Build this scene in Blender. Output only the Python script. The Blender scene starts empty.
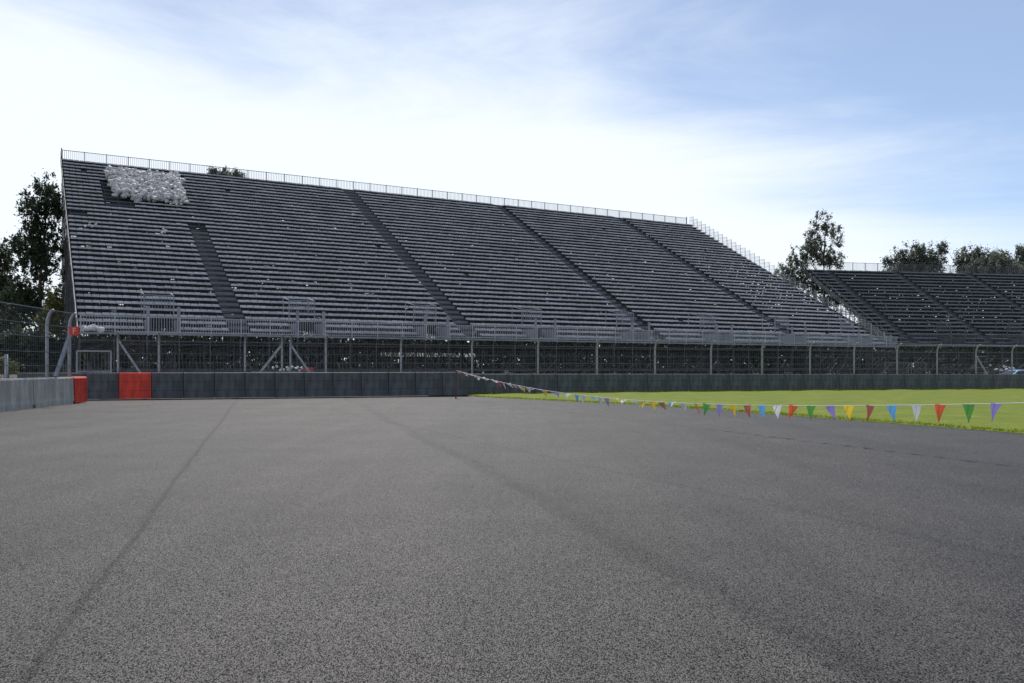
import bpy, math, random
import numpy as np
from mathutils import Vector, Matrix

random.seed(7)
rng = np.random.default_rng(7)
sc = bpy.context.scene
col = sc.collection
R = math.radians
CAMH = 1.45
F = 862.0
HOR = 367.0

# ------------------------------------------------------------------ materials
def new_mat(name):
    m = bpy.data.materials.new(name); m.use_nodes = True
    nt = m.node_tree
    b = nt.nodes['Principled BSDF']
    return m, nt, b

def mat(name, c, rough=0.7, metal=0.0, var=0.12, scale=3.0, bump=0.0, transl=0.0, spec=0.5, stain=0.0, clear=0.0):
    """procedural paint/metal/plastic with tonal variation from object-space noise"""
    m, nt, b = new_mat(name)
    n = nt.nodes; l = nt.links
    tc = n.new('ShaderNodeTexCoord')
    nz = n.new('ShaderNodeTexNoise'); nz.inputs['Scale'].default_value = scale
    nz.inputs['Detail'].default_value = 6.0; nz.inputs['Roughness'].default_value = 0.65
    l.new(tc.outputs['Object'], nz.inputs['Vector'])
    cr = n.new('ShaderNodeValToRGB')
    lo = [max(0, v*(1-var)) for v in c]; hi = [min(1, v*(1+var)) for v in c]
    cr.color_ramp.elements[0].color = (*lo, 1); cr.color_ramp.elements[0].position = 0.3
    cr.color_ramp.elements[1].color = (*hi, 1); cr.color_ramp.elements[1].position = 0.7
    l.new(nz.outputs['Fac'], cr.inputs['Fac'])
    src = cr.outputs['Color']
    if stain > 0:
        mp = n.new('ShaderNodeMapping'); mp.inputs['Scale'].default_value = (2.5, 2.5, .5)
        l.new(tc.outputs['Object'], mp.inputs['Vector'])
        n2 = n.new('ShaderNodeTexNoise'); n2.inputs['Scale'].default_value = 1.7; n2.inputs['Detail'].default_value = 8
        l.new(mp.outputs['Vector'], n2.inputs['Vector'])
        r2 = n.new('ShaderNodeValToRGB'); r2.color_ramp.elements[0].position = .42; r2.color_ramp.elements[1].position = .62
        l.new(n2.outputs['Fac'], r2.inputs['Fac'])
        mx = n.new('ShaderNodeMix'); mx.data_type = 'RGBA'; mx.blend_type = 'MULTIPLY'
        mx.inputs['Factor'].default_value = stain
        l.new(src, mx.inputs['A']); l.new(r2.outputs['Color'], mx.inputs['B'])
        src = mx.outputs['Result']
    l.new(src, b.inputs['Base Color'])
    b.inputs['Roughness'].default_value = rough
    b.inputs['Metallic'].default_value = metal
    b.inputs['Specular IOR Level'].default_value = spec
    if bump > 0:
        bp = n.new('ShaderNodeBump'); bp.inputs['Strength'].default_value = bump; bp.inputs['Distance'].default_value = 0.02
        l.new(nz.outputs['Fac'], bp.inputs['Height']); l.new(bp.outputs['Normal'], b.inputs['Normal'])
    if transl > 0:
        tr = n.new('ShaderNodeBsdfTranslucent'); l.new(src, tr.inputs['Color'])
        ms = n.new('ShaderNodeMixShader'); ms.inputs['Fac'].default_value = transl
        l.new(b.outputs['BSDF'], ms.inputs[1]); l.new(tr.outputs['BSDF'], ms.inputs[2])
        out = ms.outputs['Shader']
        if clear > 0:
            tp_ = n.new('ShaderNodeBsdfTransparent'); m2 = n.new('ShaderNodeMixShader'); m2.inputs['Fac'].default_value = clear
            l.new(out, m2.inputs[1]); l.new(tp_.outputs['BSDF'], m2.inputs[2]); out = m2.outputs['Shader']
        l.new(out, n['Material Output'].inputs['Surface'])
    return m

M = {}
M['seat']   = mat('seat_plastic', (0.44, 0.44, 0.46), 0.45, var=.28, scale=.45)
M['seat_dim']  = mat('seat_plastic_dim', (0.16, 0.163, 0.175), 0.5, var=.28, scale=.45)  # same seats on the right stand, weaker light put into the colour
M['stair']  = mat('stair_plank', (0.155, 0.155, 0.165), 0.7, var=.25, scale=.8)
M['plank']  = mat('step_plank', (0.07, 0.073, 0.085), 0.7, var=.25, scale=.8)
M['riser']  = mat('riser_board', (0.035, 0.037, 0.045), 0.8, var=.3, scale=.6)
M['galv']   = mat('galvanised_tube', (0.45, 0.45, 0.46), 0.5, metal=.25, var=.2, scale=2)
M['scaf']   = mat('scaffold_tube', (0.13, 0.13, 0.14), 0.6, metal=.3, var=.35, scale=1.1)
M['edge']   = mat('edge_beam', (0.27, 0.28, 0.31), 0.55, metal=.2, var=.2, scale=1)
M['tecpro'] = mat('grey_barrier_plastic', (0.092, 0.100, 0.108), 0.5, var=.2, scale=2.2, stain=.5)
M['tecred'] = mat('red_barrier_plastic', (0.80, 0.055, 0.025), 0.5, var=.16, scale=2.2, stain=.35)
M['strap']  = mat('barrier_strap', (0.02, 0.022, 0.026), 0.6, var=.2)
M['conc']   = mat('barrier_concrete', (0.47, 0.44, 0.385), 0.9, var=.16, scale=1.6, bump=.3, stain=.22, spec=.25)
M['post']   = mat('fence_post', (0.33, 0.34, 0.36), 0.5, metal=.4, var=.15, scale=3)
M['wire']   = mat('fence_wire', (0.16, 0.165, 0.175), 0.6, metal=.1, var=.15, scale=3)
M['bag']    = mat('pale_plastic', (0.68, 0.67, 0.66), 0.6, var=.35, scale=2.5, transl=.25)
M['gapstrip']   = mat('bright_gap_white', (0.85, 0.85, 0.83), 0.6, var=.08, scale=1.2, transl=.6)  # for the added strip that imitates bright gaps
M['bark']   = mat('bark', (0.075, 0.06, 0.045), 0.9, var=.35, scale=6, bump=.6)
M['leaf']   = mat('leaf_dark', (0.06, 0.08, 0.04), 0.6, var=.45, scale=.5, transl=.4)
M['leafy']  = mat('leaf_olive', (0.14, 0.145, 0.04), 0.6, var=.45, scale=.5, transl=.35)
M['leafhaze']  = mat('leaf_haze_grey', (0.17, 0.19, 0.15), 0.6, var=.4, scale=.5, transl=.62)  # haze and lens glare over far trees put into the leaf colour
M['blade']  = mat('grass_blade', (0.22, 0.27, 0.022), 0.7, var=.3, scale=.8, transl=.5, spec=.2)
M['sred']   = mat('sign_red', (0.75, 0.05, 0.03), 0.4, var=.05)
M['sign_y'] = mat('sign_letter', (0.80, 0.62, 0.30), 0.5, var=.05)
M['stake']  = mat('stake_wood', (0.10, 0.05, 0.04), 0.8, var=.3, scale=8)
M['white']  = mat('white_cord', (0.8, 0.8, 0.74), 0.6, var=.05, transl=.2)
M['carp']   = mat('pale_blue_paint', (0.30, 0.47, 0.66), 0.25, var=.04, spec=.6)
M['glass']  = mat('car_glass', (0.02, 0.025, 0.03), 0.06, var=.05, spec=.8)
M['rubber'] = mat('rubber', (0.02, 0.02, 0.02), 0.85, var=.2)
M['rim']    = mat('wheel_rim', (0.5, 0.5, 0.52), 0.3, metal=.8, var=.05)
M['lamp']   = mat('headlight_glass', (0.6, 0.62, 0.65), 0.15, var=.05)
M['redbox'] = mat('red_plastic', (0.45, 0.06, 0.05), 0.5, var=.1)
PEN = {
 'purple': mat('pennant_purple', (0.22, 0.16, 0.60), .5, var=.05, transl=.5, clear=.16),
 'green':  mat('pennant_green', (0.03, 0.27, 0.05), .5, var=.05, transl=.5, clear=.16),
 'red':    mat('pennant_red', (0.68, 0.05, 0.03), .5, var=.05, transl=.5, clear=.16),
 'white':  mat('pennant_white', (0.62, 0.64, 0.74), .5, var=.05, transl=.5, clear=.16),
 'blue':   mat('pennant_blue', (0.06, 0.33, 0.75), .5, var=.05, transl=.5, clear=.16),
 'maroon': mat('pennant_maroon', (0.36, 0.04, 0.08), .5, var=.05, transl=.5, clear=.16),
 'yellow': mat('pennant_yellow', (0.75, 0.52, 0.03), .5, var=.05, transl=.5, clear=.16),
}

# ------------------------------------------------------------------ mesh tools
BOXF = [(0,1,3,2),(4,6,7,5),(0,4,5,1),(2,3,7,6),(0,2,6,4),(1,5,7,3)]
class MB:
    def __init__(s): s.v = []; s.f = []
    def box(s, x0, x1, y0, y1, z0, z1):
        k = len(s.v)
        for x in (x0, x1):
            for y in (y0, y1):
                for z in (z0, z1): s.v.append((x, y, z))
        s.f += [tuple(k+i for i in f) for f in BOXF]
    def bar(s, a, b, w, h=None, up=(0,0,1)):
        h = w if h is None else h
        a = Vector(a); b = Vector(b); d = (b-a).normalized()
        up = Vector(up)
        if abs(d.dot(up)) > .98: up = Vector((1,0,0))
        x = d.cross(up).normalized()*w/2; y = x.cross(d).normalized()*h/2
        k = len(s.v)
        for p in (a, b):
            for sx in (-1, 1):
                for sy in (-1, 1): s.v.append(tuple(p+x*sx+y*sy))
        s.f += [tuple(k+i for i in f) for f in BOXF]
    def tube(s, pts, radii, n=10, cap=True):
        k0 = len(s.v); pts = [Vector(p) for p in pts]
        ref = None
        for i, p in enumerate(pts):
            d = (pts[min(i+1, len(pts)-1)]-pts[max(i-1, 0)]).normalized()
            if ref is None:
                ref = Vector((1,0,0)) if abs(d.x) < .9 else Vector((0,1,0))
            x = (ref - d*ref.dot(d)).normalized(); y = d.cross(x)
            ref = x
            for j in range(n):
                a = 2*math.pi*j/n
                s.v.append(tuple(p + (x*math.cos(a)+y*math.sin(a))*radii[i]))
        for i in range(len(pts)-1):
            for j in range(n):
                a = k0+i*n+j; b = k0+i*n+(j+1) % n
                s.f.append((a, b, b+n, a+n))
        if cap:
            s.f.append(tuple(k0+j for j in range(n))[::-1])
            s.f.append(tuple(k0+(len(pts)-1)*n+j for j in range(n)))
    def prism(s, prof, x0, x1):
        """profile of (y,z) points extruded along x"""
        k = len(s.v); n = len(prof)
        for x in (x0, x1):
            for y, z in prof: s.v.append((x, y, z))
        s.f.append(tuple(k+i for i in range(n))[::-1]); s.f.append(tuple(k+n+i for i in range(n)))
        for i in range(n):
            j = (i+1) % n
            s.f.append((k+i, k+j, k+n+j, k+n+i))
    def build(s, name, m, parent=None, smooth=False, bevel=0.0):
        me = bpy.data.meshes.new(name); me.from_pydata(s.v, [], s.f)
        return link_mesh(name, me, m, parent, smooth, bevel)

def link_mesh(name, me, m, parent=None, smooth=False, bevel=0.0):
    me.update()
    import bmesh
    bm = bmesh.new(); bm.from_mesh(me); bmesh.ops.recalc_face_normals(bm, faces=bm.faces)
    if bevel > 0:
        bmesh.ops.bevel(bm, geom=list(bm.edges), offset=bevel, segments=2, affect='EDGES', clamp_overlap=True)
    bm.to_mesh(me); bm.free()
    if smooth:
        me.polygons.foreach_set('use_smooth', [True]*len(me.polygons))
    me.materials.append(m)
    o = bpy.data.objects.new(name, me); col.objects.link(o)
    if parent: o.parent = parent
    return o

def np_mesh(name, V, Fc, m, parent=None):
    """V (n,3), Fc (k,4) or (k,3) arrays"""
    me = bpy.data.meshes.new(name)
    V = np.asarray(V, dtype=np.float32); Fc = np.asarray(Fc, dtype=np.int32)
    k, q = Fc.shape
    me.vertices.add(len(V)); me.vertices.foreach_set('co', V.ravel())
    me.loops.add(k*q); me.loops.foreach_set('vertex_index', Fc.ravel())
    me.polygons.add(k); me.polygons.foreach_set('loop_start', np.arange(k, dtype=np.int32)*q)
    me.update(calc_edges=True); me.validate()
    me.materials.append(m)
    o = bpy.data.objects.new(name, me); col.objects.link(o)
    if parent: o.parent = parent
    return o

def tag(o, label=None, cat=None, group=None, kind=None):
    if label: o['label'] = label
    if cat: o['category'] = cat
    if group: o['group'] = group
    if kind: o['kind'] = kind
    return o

def empty(name, loc, rz=0.0):
    o = bpy.data.objects.new(name, None); o.empty_display_size = .3
    col.objects.link(o); o.location = loc; o.rotation_euler = (0, 0, rz)
    return o

def copy_part(src, parent, loc=None):
    c = src.copy(); col.objects.link(c); c.parent = parent
    if loc is not None: c.location = loc
    return c

def copy_tree(o, parent=None):
    c = o.copy(); col.objects.link(c)
    c.parent = parent
    for ch in list(o.children): copy_tree(ch, c)
    return c

# ------------------------------------------------------------------ ground
def ground_z(x, y):
    """gentle fall of the infield to the right, far end"""
    t = np.clip((x-2)/34.0, 0, 1)*np.clip((y-34)/24.0, 0, 1)
    return -0.16*t

# asphalt
def asphalt_mat():
    m, nt, b = new_mat('asphalt')
    n = nt.nodes; l = nt.links
    tc = n.new('ShaderNodeTexCoord')
    sep = n.new('ShaderNodeSeparateXYZ'); l.new(tc.outputs['Object'], sep.inputs[0])
    def math_(op, a, b_=None, c=None):
        k = n.new('ShaderNodeMath'); k.operation = op
        for i, v in enumerate((a, b_, c)):
            if v is None: continue
            if isinstance(v, (int, float)): k.inputs[i].default_value = v
            else: l.new(v, k.inputs[i])
        return k.outputs[0]
    def noise(scale, detail=4, rough=.6, vec=None):
        k = n.new('ShaderNodeTexNoise'); k.inputs['Scale'].default_value = scale
        k.inputs['Detail'].default_value = detail; k.inputs['Roughness'].default_value = rough
        l.new(vec or tc.outputs['Object'], k.inputs['Vector'])
        return k.outputs['Fac']
    vor = n.new('ShaderNodeTexVoronoi'); vor.inputs['Scale'].default_value = 150
    mpa = n.new('ShaderNodeMapping'); mpa.inputs['Scale'].default_value = (1, .45, 1); l.new(tc.outputs['Object'], mpa.inputs['Vector'])
    l.new(mpa.outputs['Vector'], vor.inputs['Vector'])
    sepc = n.new('ShaderNodeSeparateColor'); l.new(vor.outputs['Color'], sepc.inputs[0])
    agg = sepc.outputs[0]
    vp_ = n.new('ShaderNodeTexVoronoi'); vp_.inputs['Scale'].default_value = 165
    l.new(mpa.outputs['Vector'], vp_.inputs['Vector'])
    pores = math_('MULTIPLY_ADD', vp_.outputs['Distance'], -1.0, math_('MULTIPLY_ADD', noise(85, 3, .7, mpa.outputs['Vector']), .40, .68))
    fine = noise(150, 2, .6, mpa.outputs['Vector'])
    patch = noise(.55, 6, .62)
    big = noise(.06, 3, .5)
    # streaks along the laying direction
    mp = n.new('ShaderNodeMapping'); mp.inputs['Rotation'].default_value = (0, 0, R(-15.5)); mp.inputs['Scale'].default_value = (1.1, .05, 1)
    l.new(tc.outputs['Object'], mp.inputs['Vector'])
    streak = noise(1.0, 5, .6, mp.outputs['Vector'])
    # darkness value
    v = math_('MULTIPLY_ADD', agg, .85, .50)                         # .62..1.17
    pr = n.new('ShaderNodeMapRange'); pr.inputs[1].default_value = .20; pr.inputs[2].default_value = .50; pr.inputs[3].default_value = .16; pr.inputs[4].default_value = 1.0
    l.new(pores, pr.inputs[0])
    v = math_('MULTIPLY', v, pr.outputs[0])
    v = math_('MULTIPLY', v, math_('MULTIPLY_ADD', fine, .5, .75))
    v = math_('MULTIPLY', v, math_('MULTIPLY_ADD', patch, 1.0, .50))
    v = math_('MULTIPLY', v, math_('MULTIPLY_ADD', big, 1.0, .5))
    v = math_('MULTIPLY', v, math_('MULTIPLY_ADD', streak, .9, .55))
    wob = math_('ADD', math_('MULTIPLY_ADD', noise(1.3, 5, .6), .34, -.17), math_('MULTIPLY_ADD', noise(.22, 2, .5), .8, -.4))
    def seam(a, k, w, wm=1.0):
        # distance to X = a - k*Y, wobbly
        d = math_('SUBTRACT', math_('ADD', sep.outputs[0], math_('MULTIPLY', wob, wm)), math_('MULTIPLY_ADD', sep.outputs[1], -k, a))
        return d
    def line(d, w, depth):
        q = n.new('ShaderNodeMapRange'); q.interpolation_type = 'SMOOTHSTEP'
        q.inputs[1].default_value = 0; q.inputs[2].default_value = w; q.inputs[3].default_value = depth; q.inputs[4].default_value = 1.0
        l.new(math_('ABSOLUTE', d), q.inputs[0]); return q.outputs[0]
    def side(d, w, depth):
        # darker strip on the positive side of the joint fading off over w
        q = n.new('ShaderNodeMapRange'); q.interpolation_type = 'LINEAR'
        q.inputs[1].default_value = 0; q.inputs[2].default_value = w; q.inputs[3].default_value = depth; q.inputs[4].default_value = 1.0
        l.new(d, q.inputs[0])
        st = math_('GREATER_THAN', d, 0.0)
        mixv = math_('MULTIPLY_ADD', math_('SUBTRACT', q.outputs[0], 1.0), st, 1.0)
        return mixv
    d1 = seam(-1.10, .29, .05, .22)
    d2 = seam(2.65, .262, .05, .9)
    d3 = seam(6.62, .434, .05, .7)
    v = math_('MULTIPLY', v, line(d1, .05, .42)); v = math_('MULTIPLY', v, line(d1, .15, .84))
    v = math_('MULTIPLY', v, side(d2, 1.9, .84))
    v = math_('MULTIPLY', v, line(math_('SUBTRACT', d2, .16), .24, .72))
    v = math_('MULTIPLY', v, line(d3, .12, .76))
    sc_ = n.new('ShaderNodeMix'); sc_.data_type = 'RGBA'; sc_.blend_type = 'MULTIPLY'; sc_.inputs['Factor'].default_value = 1
    sc_.inputs['A'].default_value = (0.104, 0.095, 0.086, 1)
    l.new(v, sc_.inputs['B'])
    l.new(sc_.outputs['Result'], b.inputs['Base Color'])
    b.inputs['Roughness'].default_value = .62
    l.new(math_('MULTIPLY', math_('MULTIPLY', pr.outputs[0], .30), math_('MULTIPLY_ADD', agg, .8, .6)), b.inputs['Specular IOR Level'])
    bp = n.new('ShaderNodeBump'); bp.inputs['Strength'].default_value = .3; bp.inputs['Distance'].default_value = .004
    l.new(math_('ADD', math_('MULTIPLY', pr.outputs[0], 1.0), math_('MULTIPLY', agg, .4)), bp.inputs['Height'])
    l.new(bp.outputs['Normal'], b.inputs['Normal'])
    return m

def soil_mat():
    m = mat('dry_ground', (0.10, 0.095, 0.06), .95, var=.5, scale=.4, bump=.4)
    return m

def grass_mat():
    m, nt, b = new_mat('grass')
    n = nt.nodes; l = nt.links
    tc = n.new('ShaderNodeTexCoord')
    n1 = n.new('ShaderNodeTexNoise'); n1.inputs['Scale'].default_value = .8; n1.inputs['Detail'].default_value = 9; n1.inputs['Roughness'].default_value = .78
    l.new(tc.outputs['Object'], n1.inputs['Vector'])
    n2 = n.new('ShaderNodeTexNoise'); n2.inputs['Scale'].default_value = 22; n2.inputs['Detail'].default_value = 4
    l.new(tc.outputs['Object'], n2.inputs['Vector'])
    cr = n.new('ShaderNodeValToRGB')
    e = cr.color_ramp.elements
    e[0].position = .30; e[0].color = (0.12, 0.17, 0.015, 1)
    e[1].position = .72; e[1].color = (0.30, 0.30, 0.04, 1)
    k = e.new(.5); k.color = (0.175, 0.225, 0.011, 1)
    l.new(n1.outputs['Fac'], cr.inputs['Fac'])
    mx = n.new('ShaderNodeMix'); mx.data_type = 'RGBA'; mx.blend_type = 'MULTIPLY'; mx.inputs['Factor'].default_value = .6
    r2 = n.new('ShaderNodeValToRGB'); r2.color_ramp.elements[0].position = .35; r2.color_ramp.elements[0].color = (.45,.45,.45,1); r2.color_ramp.elements[1].position = .6
    l.new(n2.outputs['Fac'], r2.inputs['Fac'])
    l.new(cr.outputs['Color'], mx.inputs['A']); l.new(r2.outputs['Color'], mx.inputs['B'])
    l.new(mx.outputs['Result'], b.inputs['Base Color'])
    b.inputs['Roughness'].default_value = .9; b.inputs['Specular IOR Level'].default_value = .2
    return m

# terrain to the horizon
mb = MB(); mb.v = [(-3000,-3000,-.35),(3000,-3000,-.35),(3000,3000,-.35),(-3000,3000,-.35)]; mb.f = [(0,1,2,3)]
tag(mb.build('terrain', soil_mat()), kind='structure')

# asphalt surface: up to behind the barriers
mb = MB(); mb.v = [(-60,-60,0),(60,-60,0),(60,-22,0),(31,-5.4,0),(22.2,2.6,0),(17.2,9,0),(14,14.7,0),(11.8,19.1,0),(9.7,24.5,0),(7.4,29.8,0),(5.6,33.4,0),(3.3,36.5,0),(1.3,39.2,0),(-.4,42,0),(-.4,46.3,0),(-9.5,42.5,0),(-60,27,0)]
mb.f = [tuple(range(17))]
tag(mb.build('asphalt_track', asphalt_mat()), kind='structure')

# grass infield: edge curve and out to behind the wall
edge_pts = [(-2.6,43.9),(-1.3,41.2),(.6,38.6),(2.6,36.0),(4.9,32.9),(6.7,29.3),(8.0,26.4),(8.95,24.0),(10.1,21.3),(11.1,18.7),(13.2,14.2),(16.5,8.5),(21.5,2.0),(30,-6),(48,-18),(80,-35)]
def edge_interp(n=160):
    P = np.array(edge_pts); d = np.r_[0, np.cumsum(np.hypot(*np.diff(P, axis=0).T))]
    t = np.linspace(0, d[-1], n)
    # smooth catmull-like by cubic numpy interpolation of dense linear + box blur
    q = np.c_[np.interp(t, d, P[:,0]), np.interp(t, d, P[:,1])]
    for _ in range(6):
        q[1:-1] = (q[:-2]+2*q[1:-1]+q[2:])/4
    return q
E = edge_interp(260)
E[:,0] += rng.normal(0, .025, len(E)); E[:,1] += rng.normal(0, .025, len(E))
def wall_line(x): return 45.14 + .447*x + 1.6
V = []; Fc = []
NR = 26
for i, (x, y) in enumerate(E):
    # march away from the asphalt to a far point behind the wall
    fx = -2.0 + (i/len(E))*130; fy = wall_line(fx)+6
    for j in range(NR):
        t = (j/(NR-1))**1.3
        X = x+(fx-x)*t; Y = y+(fy-y)*t
        z = float(ground_z(X, Y)) + .006 + (.05*min(1, t*25))
        V.append((X, Y, z))
for i in range(len(E)-1):
    for j in range(NR-1):
        a = i*NR+j; Fc.append((a, a+1, a+NR+1, a+NR))
V = np.array(V)
bump_ = .03*np.sin(V[:,0]*1.7+V[:,1]*.6)+.03*np.sin(V[:,0]*.5-V[:,1]*1.1+1)
V[:,2] += np.abs(bump_)*np.clip((np.arange(len(V)) % NR)/4, 0, 1)*.9
g = np_mesh('grass_infield', V, Fc, grass_mat()); tag(g, kind='structure')

# ground behind the barriers (below both stands)
mb = MB(); mb.v = [(-140,20,-.02),(-17.3,20,-.02),(-18.2,36.9,-.02),(-3,46.5,-.02),(45,66.9,-.2),(180,110,-.2),(180,260,-.2),(-140,260,-.02)]
mb.f = [(0,1,2,7),(2,3,7),(3,4,7),(4,6,7),(4,5,6)]
tag(mb.build('dirt_ground', mat('packed_dirt', (.075,.072,.06), .95, var=.35, scale=.5, bump=.3)), kind='structure')

# grass tufts: short blades along the asphalt edge and over the infield, one mass
def blades():
    P = []
    # edge
    t = rng.random(9000)*(len(E)-1); i = t.astype(int); f = (t-i)[:,None]
    e = E[i]*(1-f)+E[np.minimum(i+1, len(E)-1)]*f
    m_ = (e[:,1] > 10)
    e = e[m_]
    off = rng.exponential(.25, len(e))[:,None]
    P.append(e+off*np.array([[.75,.66]])+rng.normal(0,.05,(len(e),2)))
    # area
    x = rng.uniform(-2, 48, 60000); y = rng.uniform(16, 64, 60000)
    ex = np.interp(y, E[::-1,1], E[::-1,0])
    ok = (x > ex) & (y < wall_line(x)-1.1) & (x < y*.63)
    P.append(np.c_[x, y][ok])
    # along the wall foot, longer
    x = rng.uniform(-2, 42, 9000); y = wall_line(x)-1.75-rng.exponential(.25, 9000)
    P.append(np.c_[x, y])
    Q = np.concatenate(P); n = len(Q)
    h = rng.uniform(.005, .022, n); h[-9000:] = rng.uniform(.03, .13, 9000); h[:len(P[0])] = rng.uniform(.004, .03, len(P[0]))
    w = rng.uniform(.008, .022, n)+Q[:,1]*.0004
    a = rng.uniform(0, math.pi, n)
    z = ground_z(Q[:,0], Q[:,1])+.02
    lean = rng.normal(0, .35, (n,2))*h[:,None]
    dx = np.cos(a)*w; dy = np.sin(a)*w
    V = np.empty((n,3,3))
    V[:,0] = np.c_[Q[:,0]-dx, Q[:,1]-dy, z]; V[:,1] = np.c_[Q[:,0]+dx, Q[:,1]+dy, z]
    V[:,2] = np.c_[Q[:,0]+lean[:,0], Q[:,1]+lean[:,1], z+h+.03]
    return V.reshape(-1,3), np.arange(n*3).reshape(-1,3)
Vb, Fb = blades()
tag(np_mesh('grass_blades', Vb, Fb, M['blade']), 'short yellow green grass growing over the infield', 'grass', kind='stuff')

# ------------------------------------------------------------------ grandstands
BAY = 2.07
SEAT_TOP = .56
def guard_panel(L, H, pitch, name='railing_panel'):
    mb = MB()
    mb.box(0, .08, -.035, .035, -.15, H+.05)
    mb.bar((.08,0,H), (L,0,H), .05)
    mb.bar((.08,0,.12), (L,0,.12), .04)
    x = .055+pitch
    while x < L-.04:
        mb.box(x-.015, x+.015, -.013, .013, .14, H-.022); x += pitch
    return mb

def make_stand(loc, rz, nb, rows, t, r, deck, u0, aisles, ents, label, leaks, rail_h=1.1, right_guard=True, missing=()):
    st = empty('grandstand', loc, rz)
    tag(st, label, 'grandstand', 'seating stands on scaffolding')
    L = nb*BAY
    lr = random.Random(int(L*10)+rows)
    def aisle_at(s, i):
        for (c, w, i0, i1) in aisles:
            if i0 <= i <= i1 and abs(s-c) < w/2: return True
        return False
    def ent_at(s, i):
        return i < 2 and any(abs(s-c) < BAY/2 for c in ents)
    # walkway in front
    mb = MB(); mb.box(0, L, 0, u0, deck-.06, deck)
    mb.build('walkway', M['plank'], st)
    mb = MB(); mb.box(-.02, L+.02, -.06, -.003, deck-.10, deck+.03); mb.build('edge_beam', M['edge'], st)
    top_z = deck+(rows-1)*r; top_u = u0+rows*t
    cuts = [0]+[c for (c, w, i0, i1) in aisles]+[L+.01]
    banks = list(zip(cuts[:-1], cuts[1:]))
    bank_mbs = [MB() for _ in banks]; bank_obs = []
    for _ in banks:
        me = bpy.data.meshes.new('seat_bank'); o = bpy.data.objects.new('seat_bank', me); col.objects.link(o); o.parent = st; bank_obs.append(o)
    for i in range(rows):
        z = deck+i*r; u = u0+i*t
        # step boards and risers
        mb = MB()
        for k in range(nb):
            s0 = k*BAY+.01; s1 = (k+1)*BAY-.01
            if ent_at((s0+s1)/2, i): continue
            mb.box(s0, s1, u+.02, u+t+.045, z-.045, z)
        pl = mb.build('step_board', M['plank'], st)
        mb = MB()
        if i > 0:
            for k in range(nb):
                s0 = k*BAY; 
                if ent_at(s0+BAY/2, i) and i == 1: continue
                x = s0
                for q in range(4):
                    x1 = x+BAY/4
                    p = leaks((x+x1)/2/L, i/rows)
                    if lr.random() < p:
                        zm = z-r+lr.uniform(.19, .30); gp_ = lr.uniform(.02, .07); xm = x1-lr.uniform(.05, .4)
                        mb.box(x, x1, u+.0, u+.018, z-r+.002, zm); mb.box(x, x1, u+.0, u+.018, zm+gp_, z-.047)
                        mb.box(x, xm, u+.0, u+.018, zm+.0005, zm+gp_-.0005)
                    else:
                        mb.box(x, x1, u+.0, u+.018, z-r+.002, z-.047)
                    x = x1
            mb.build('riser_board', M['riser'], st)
        # seats, one row piece per bank between two aisles
        pitch = BAY/4
        for bi, (b0, b1) in enumerate(banks):
            mb = MB()
            for k in range(nb*4):
                s = (k+.5)*pitch
                if not (b0 <= s < b1): continue
                if i == rows-1: continue
                if aisle_at(s, i) or ent_at(s, i): continue
                if any(a0 < s < a1 and j0 <= i <= j1 for a0, a1, j0, j1 in missing): continue
                if lr.random() < .0012: continue
                w = pitch*.5-.011
                dz = lr.uniform(-.010, .010); dy = lr.uniform(-.01, .01)
                hb = lr.gauss(0, .008)
                mb.box(s-w, s+w, u+.30, u+.70, z+.38+dz, z+.42+dz)
                mb.box(s-w, s+w, u+.30, u+.325, z+.34+dz, z+.379+dz)
                k0 = len(mb.v)
                for x in (s-w+.012, s+w-.012):
                    for (yy, zz) in ((u+.69+dy, z+.425+dz), (u+.715+dy, z+.425+dz), (u+.74+dy, z+SEAT_TOP+dz+hb), (u+.765+dy, z+SEAT_TOP+dz+hb)):
                        mb.v.append((x, yy, zz))
                mb.f += [tuple(k0+j for j in f) for f in ((0,1,3,2),(4,6,7,5),(0,4,5,1),(2,3,7,6),(0,2,6,4),(1,5,7,3))]
            if mb.v: mb.build('seat_row', M['seat'] if nb > 30 else M['seat_dim'], bank_obs[bi])
            if i < rows-1:
                x = b0+.25
                while x < b1-.2:
                    if not aisle_at(x, i) and not ent_at(x, i):
                        bank_mbs[bi].box(x-.02, x+.02, u+.5, u+.54, z+.002, z+.378)
                        bank_mbs[bi].box(x-.05, x+min(1.0, b1-x-.05), u+.548, u+.58, z+.33, z+.378)
                    x += 1.03
    for o, b in zip(bank_obs, bank_mbs):
        o.data.from_pydata(b.v, [], b.f); o.data.update(); o.data.materials.append(M['scaf'])
    # stairs in the aisles: intermediate half steps
    for (c, w, i0, i1) in aisles:
        mb = MB()
        for i in range(max(i0,1), min(i1, rows-1)+1):
            z = deck+i*r; u = u0+i*t
            mb.box(c-w/2+.05, c+w/2-.05, u-t*.45, u-.004, z-r+.003, z-r*.5)
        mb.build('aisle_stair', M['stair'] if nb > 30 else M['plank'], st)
    # top walkway, rails
    mb = MB(); mb.box(-.05, L+.05, top_u+.05, top_u+.5, top_z-.05, top_z+.03); mb.build('top_beam', M['edge'], st)
    mb = MB(); mb.box(-.05, L+.05, top_u+.505, top_u+.53, top_z-.30, top_z+.16); mb.build('kick_board', M['scaf'], st)
    gp = guard_panel(BAY, rail_h, .17).build('railing_panel', M['galv'] if nb > 30 else M['scaf'], st); gp.location = (0, -.02, deck)
    for k in range(1, nb): copy_part(gp, st, (k*BAY, -.02, deck))
    gt = guard_panel(BAY, rail_h+.15, .19).build('top_railing_panel', M['scaf'], st); gt.location = (0, top_u+.42, top_z)
    for k in range(1, nb): copy_part(gt, st, (k*BAY, top_u+.42, top_z))
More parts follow.
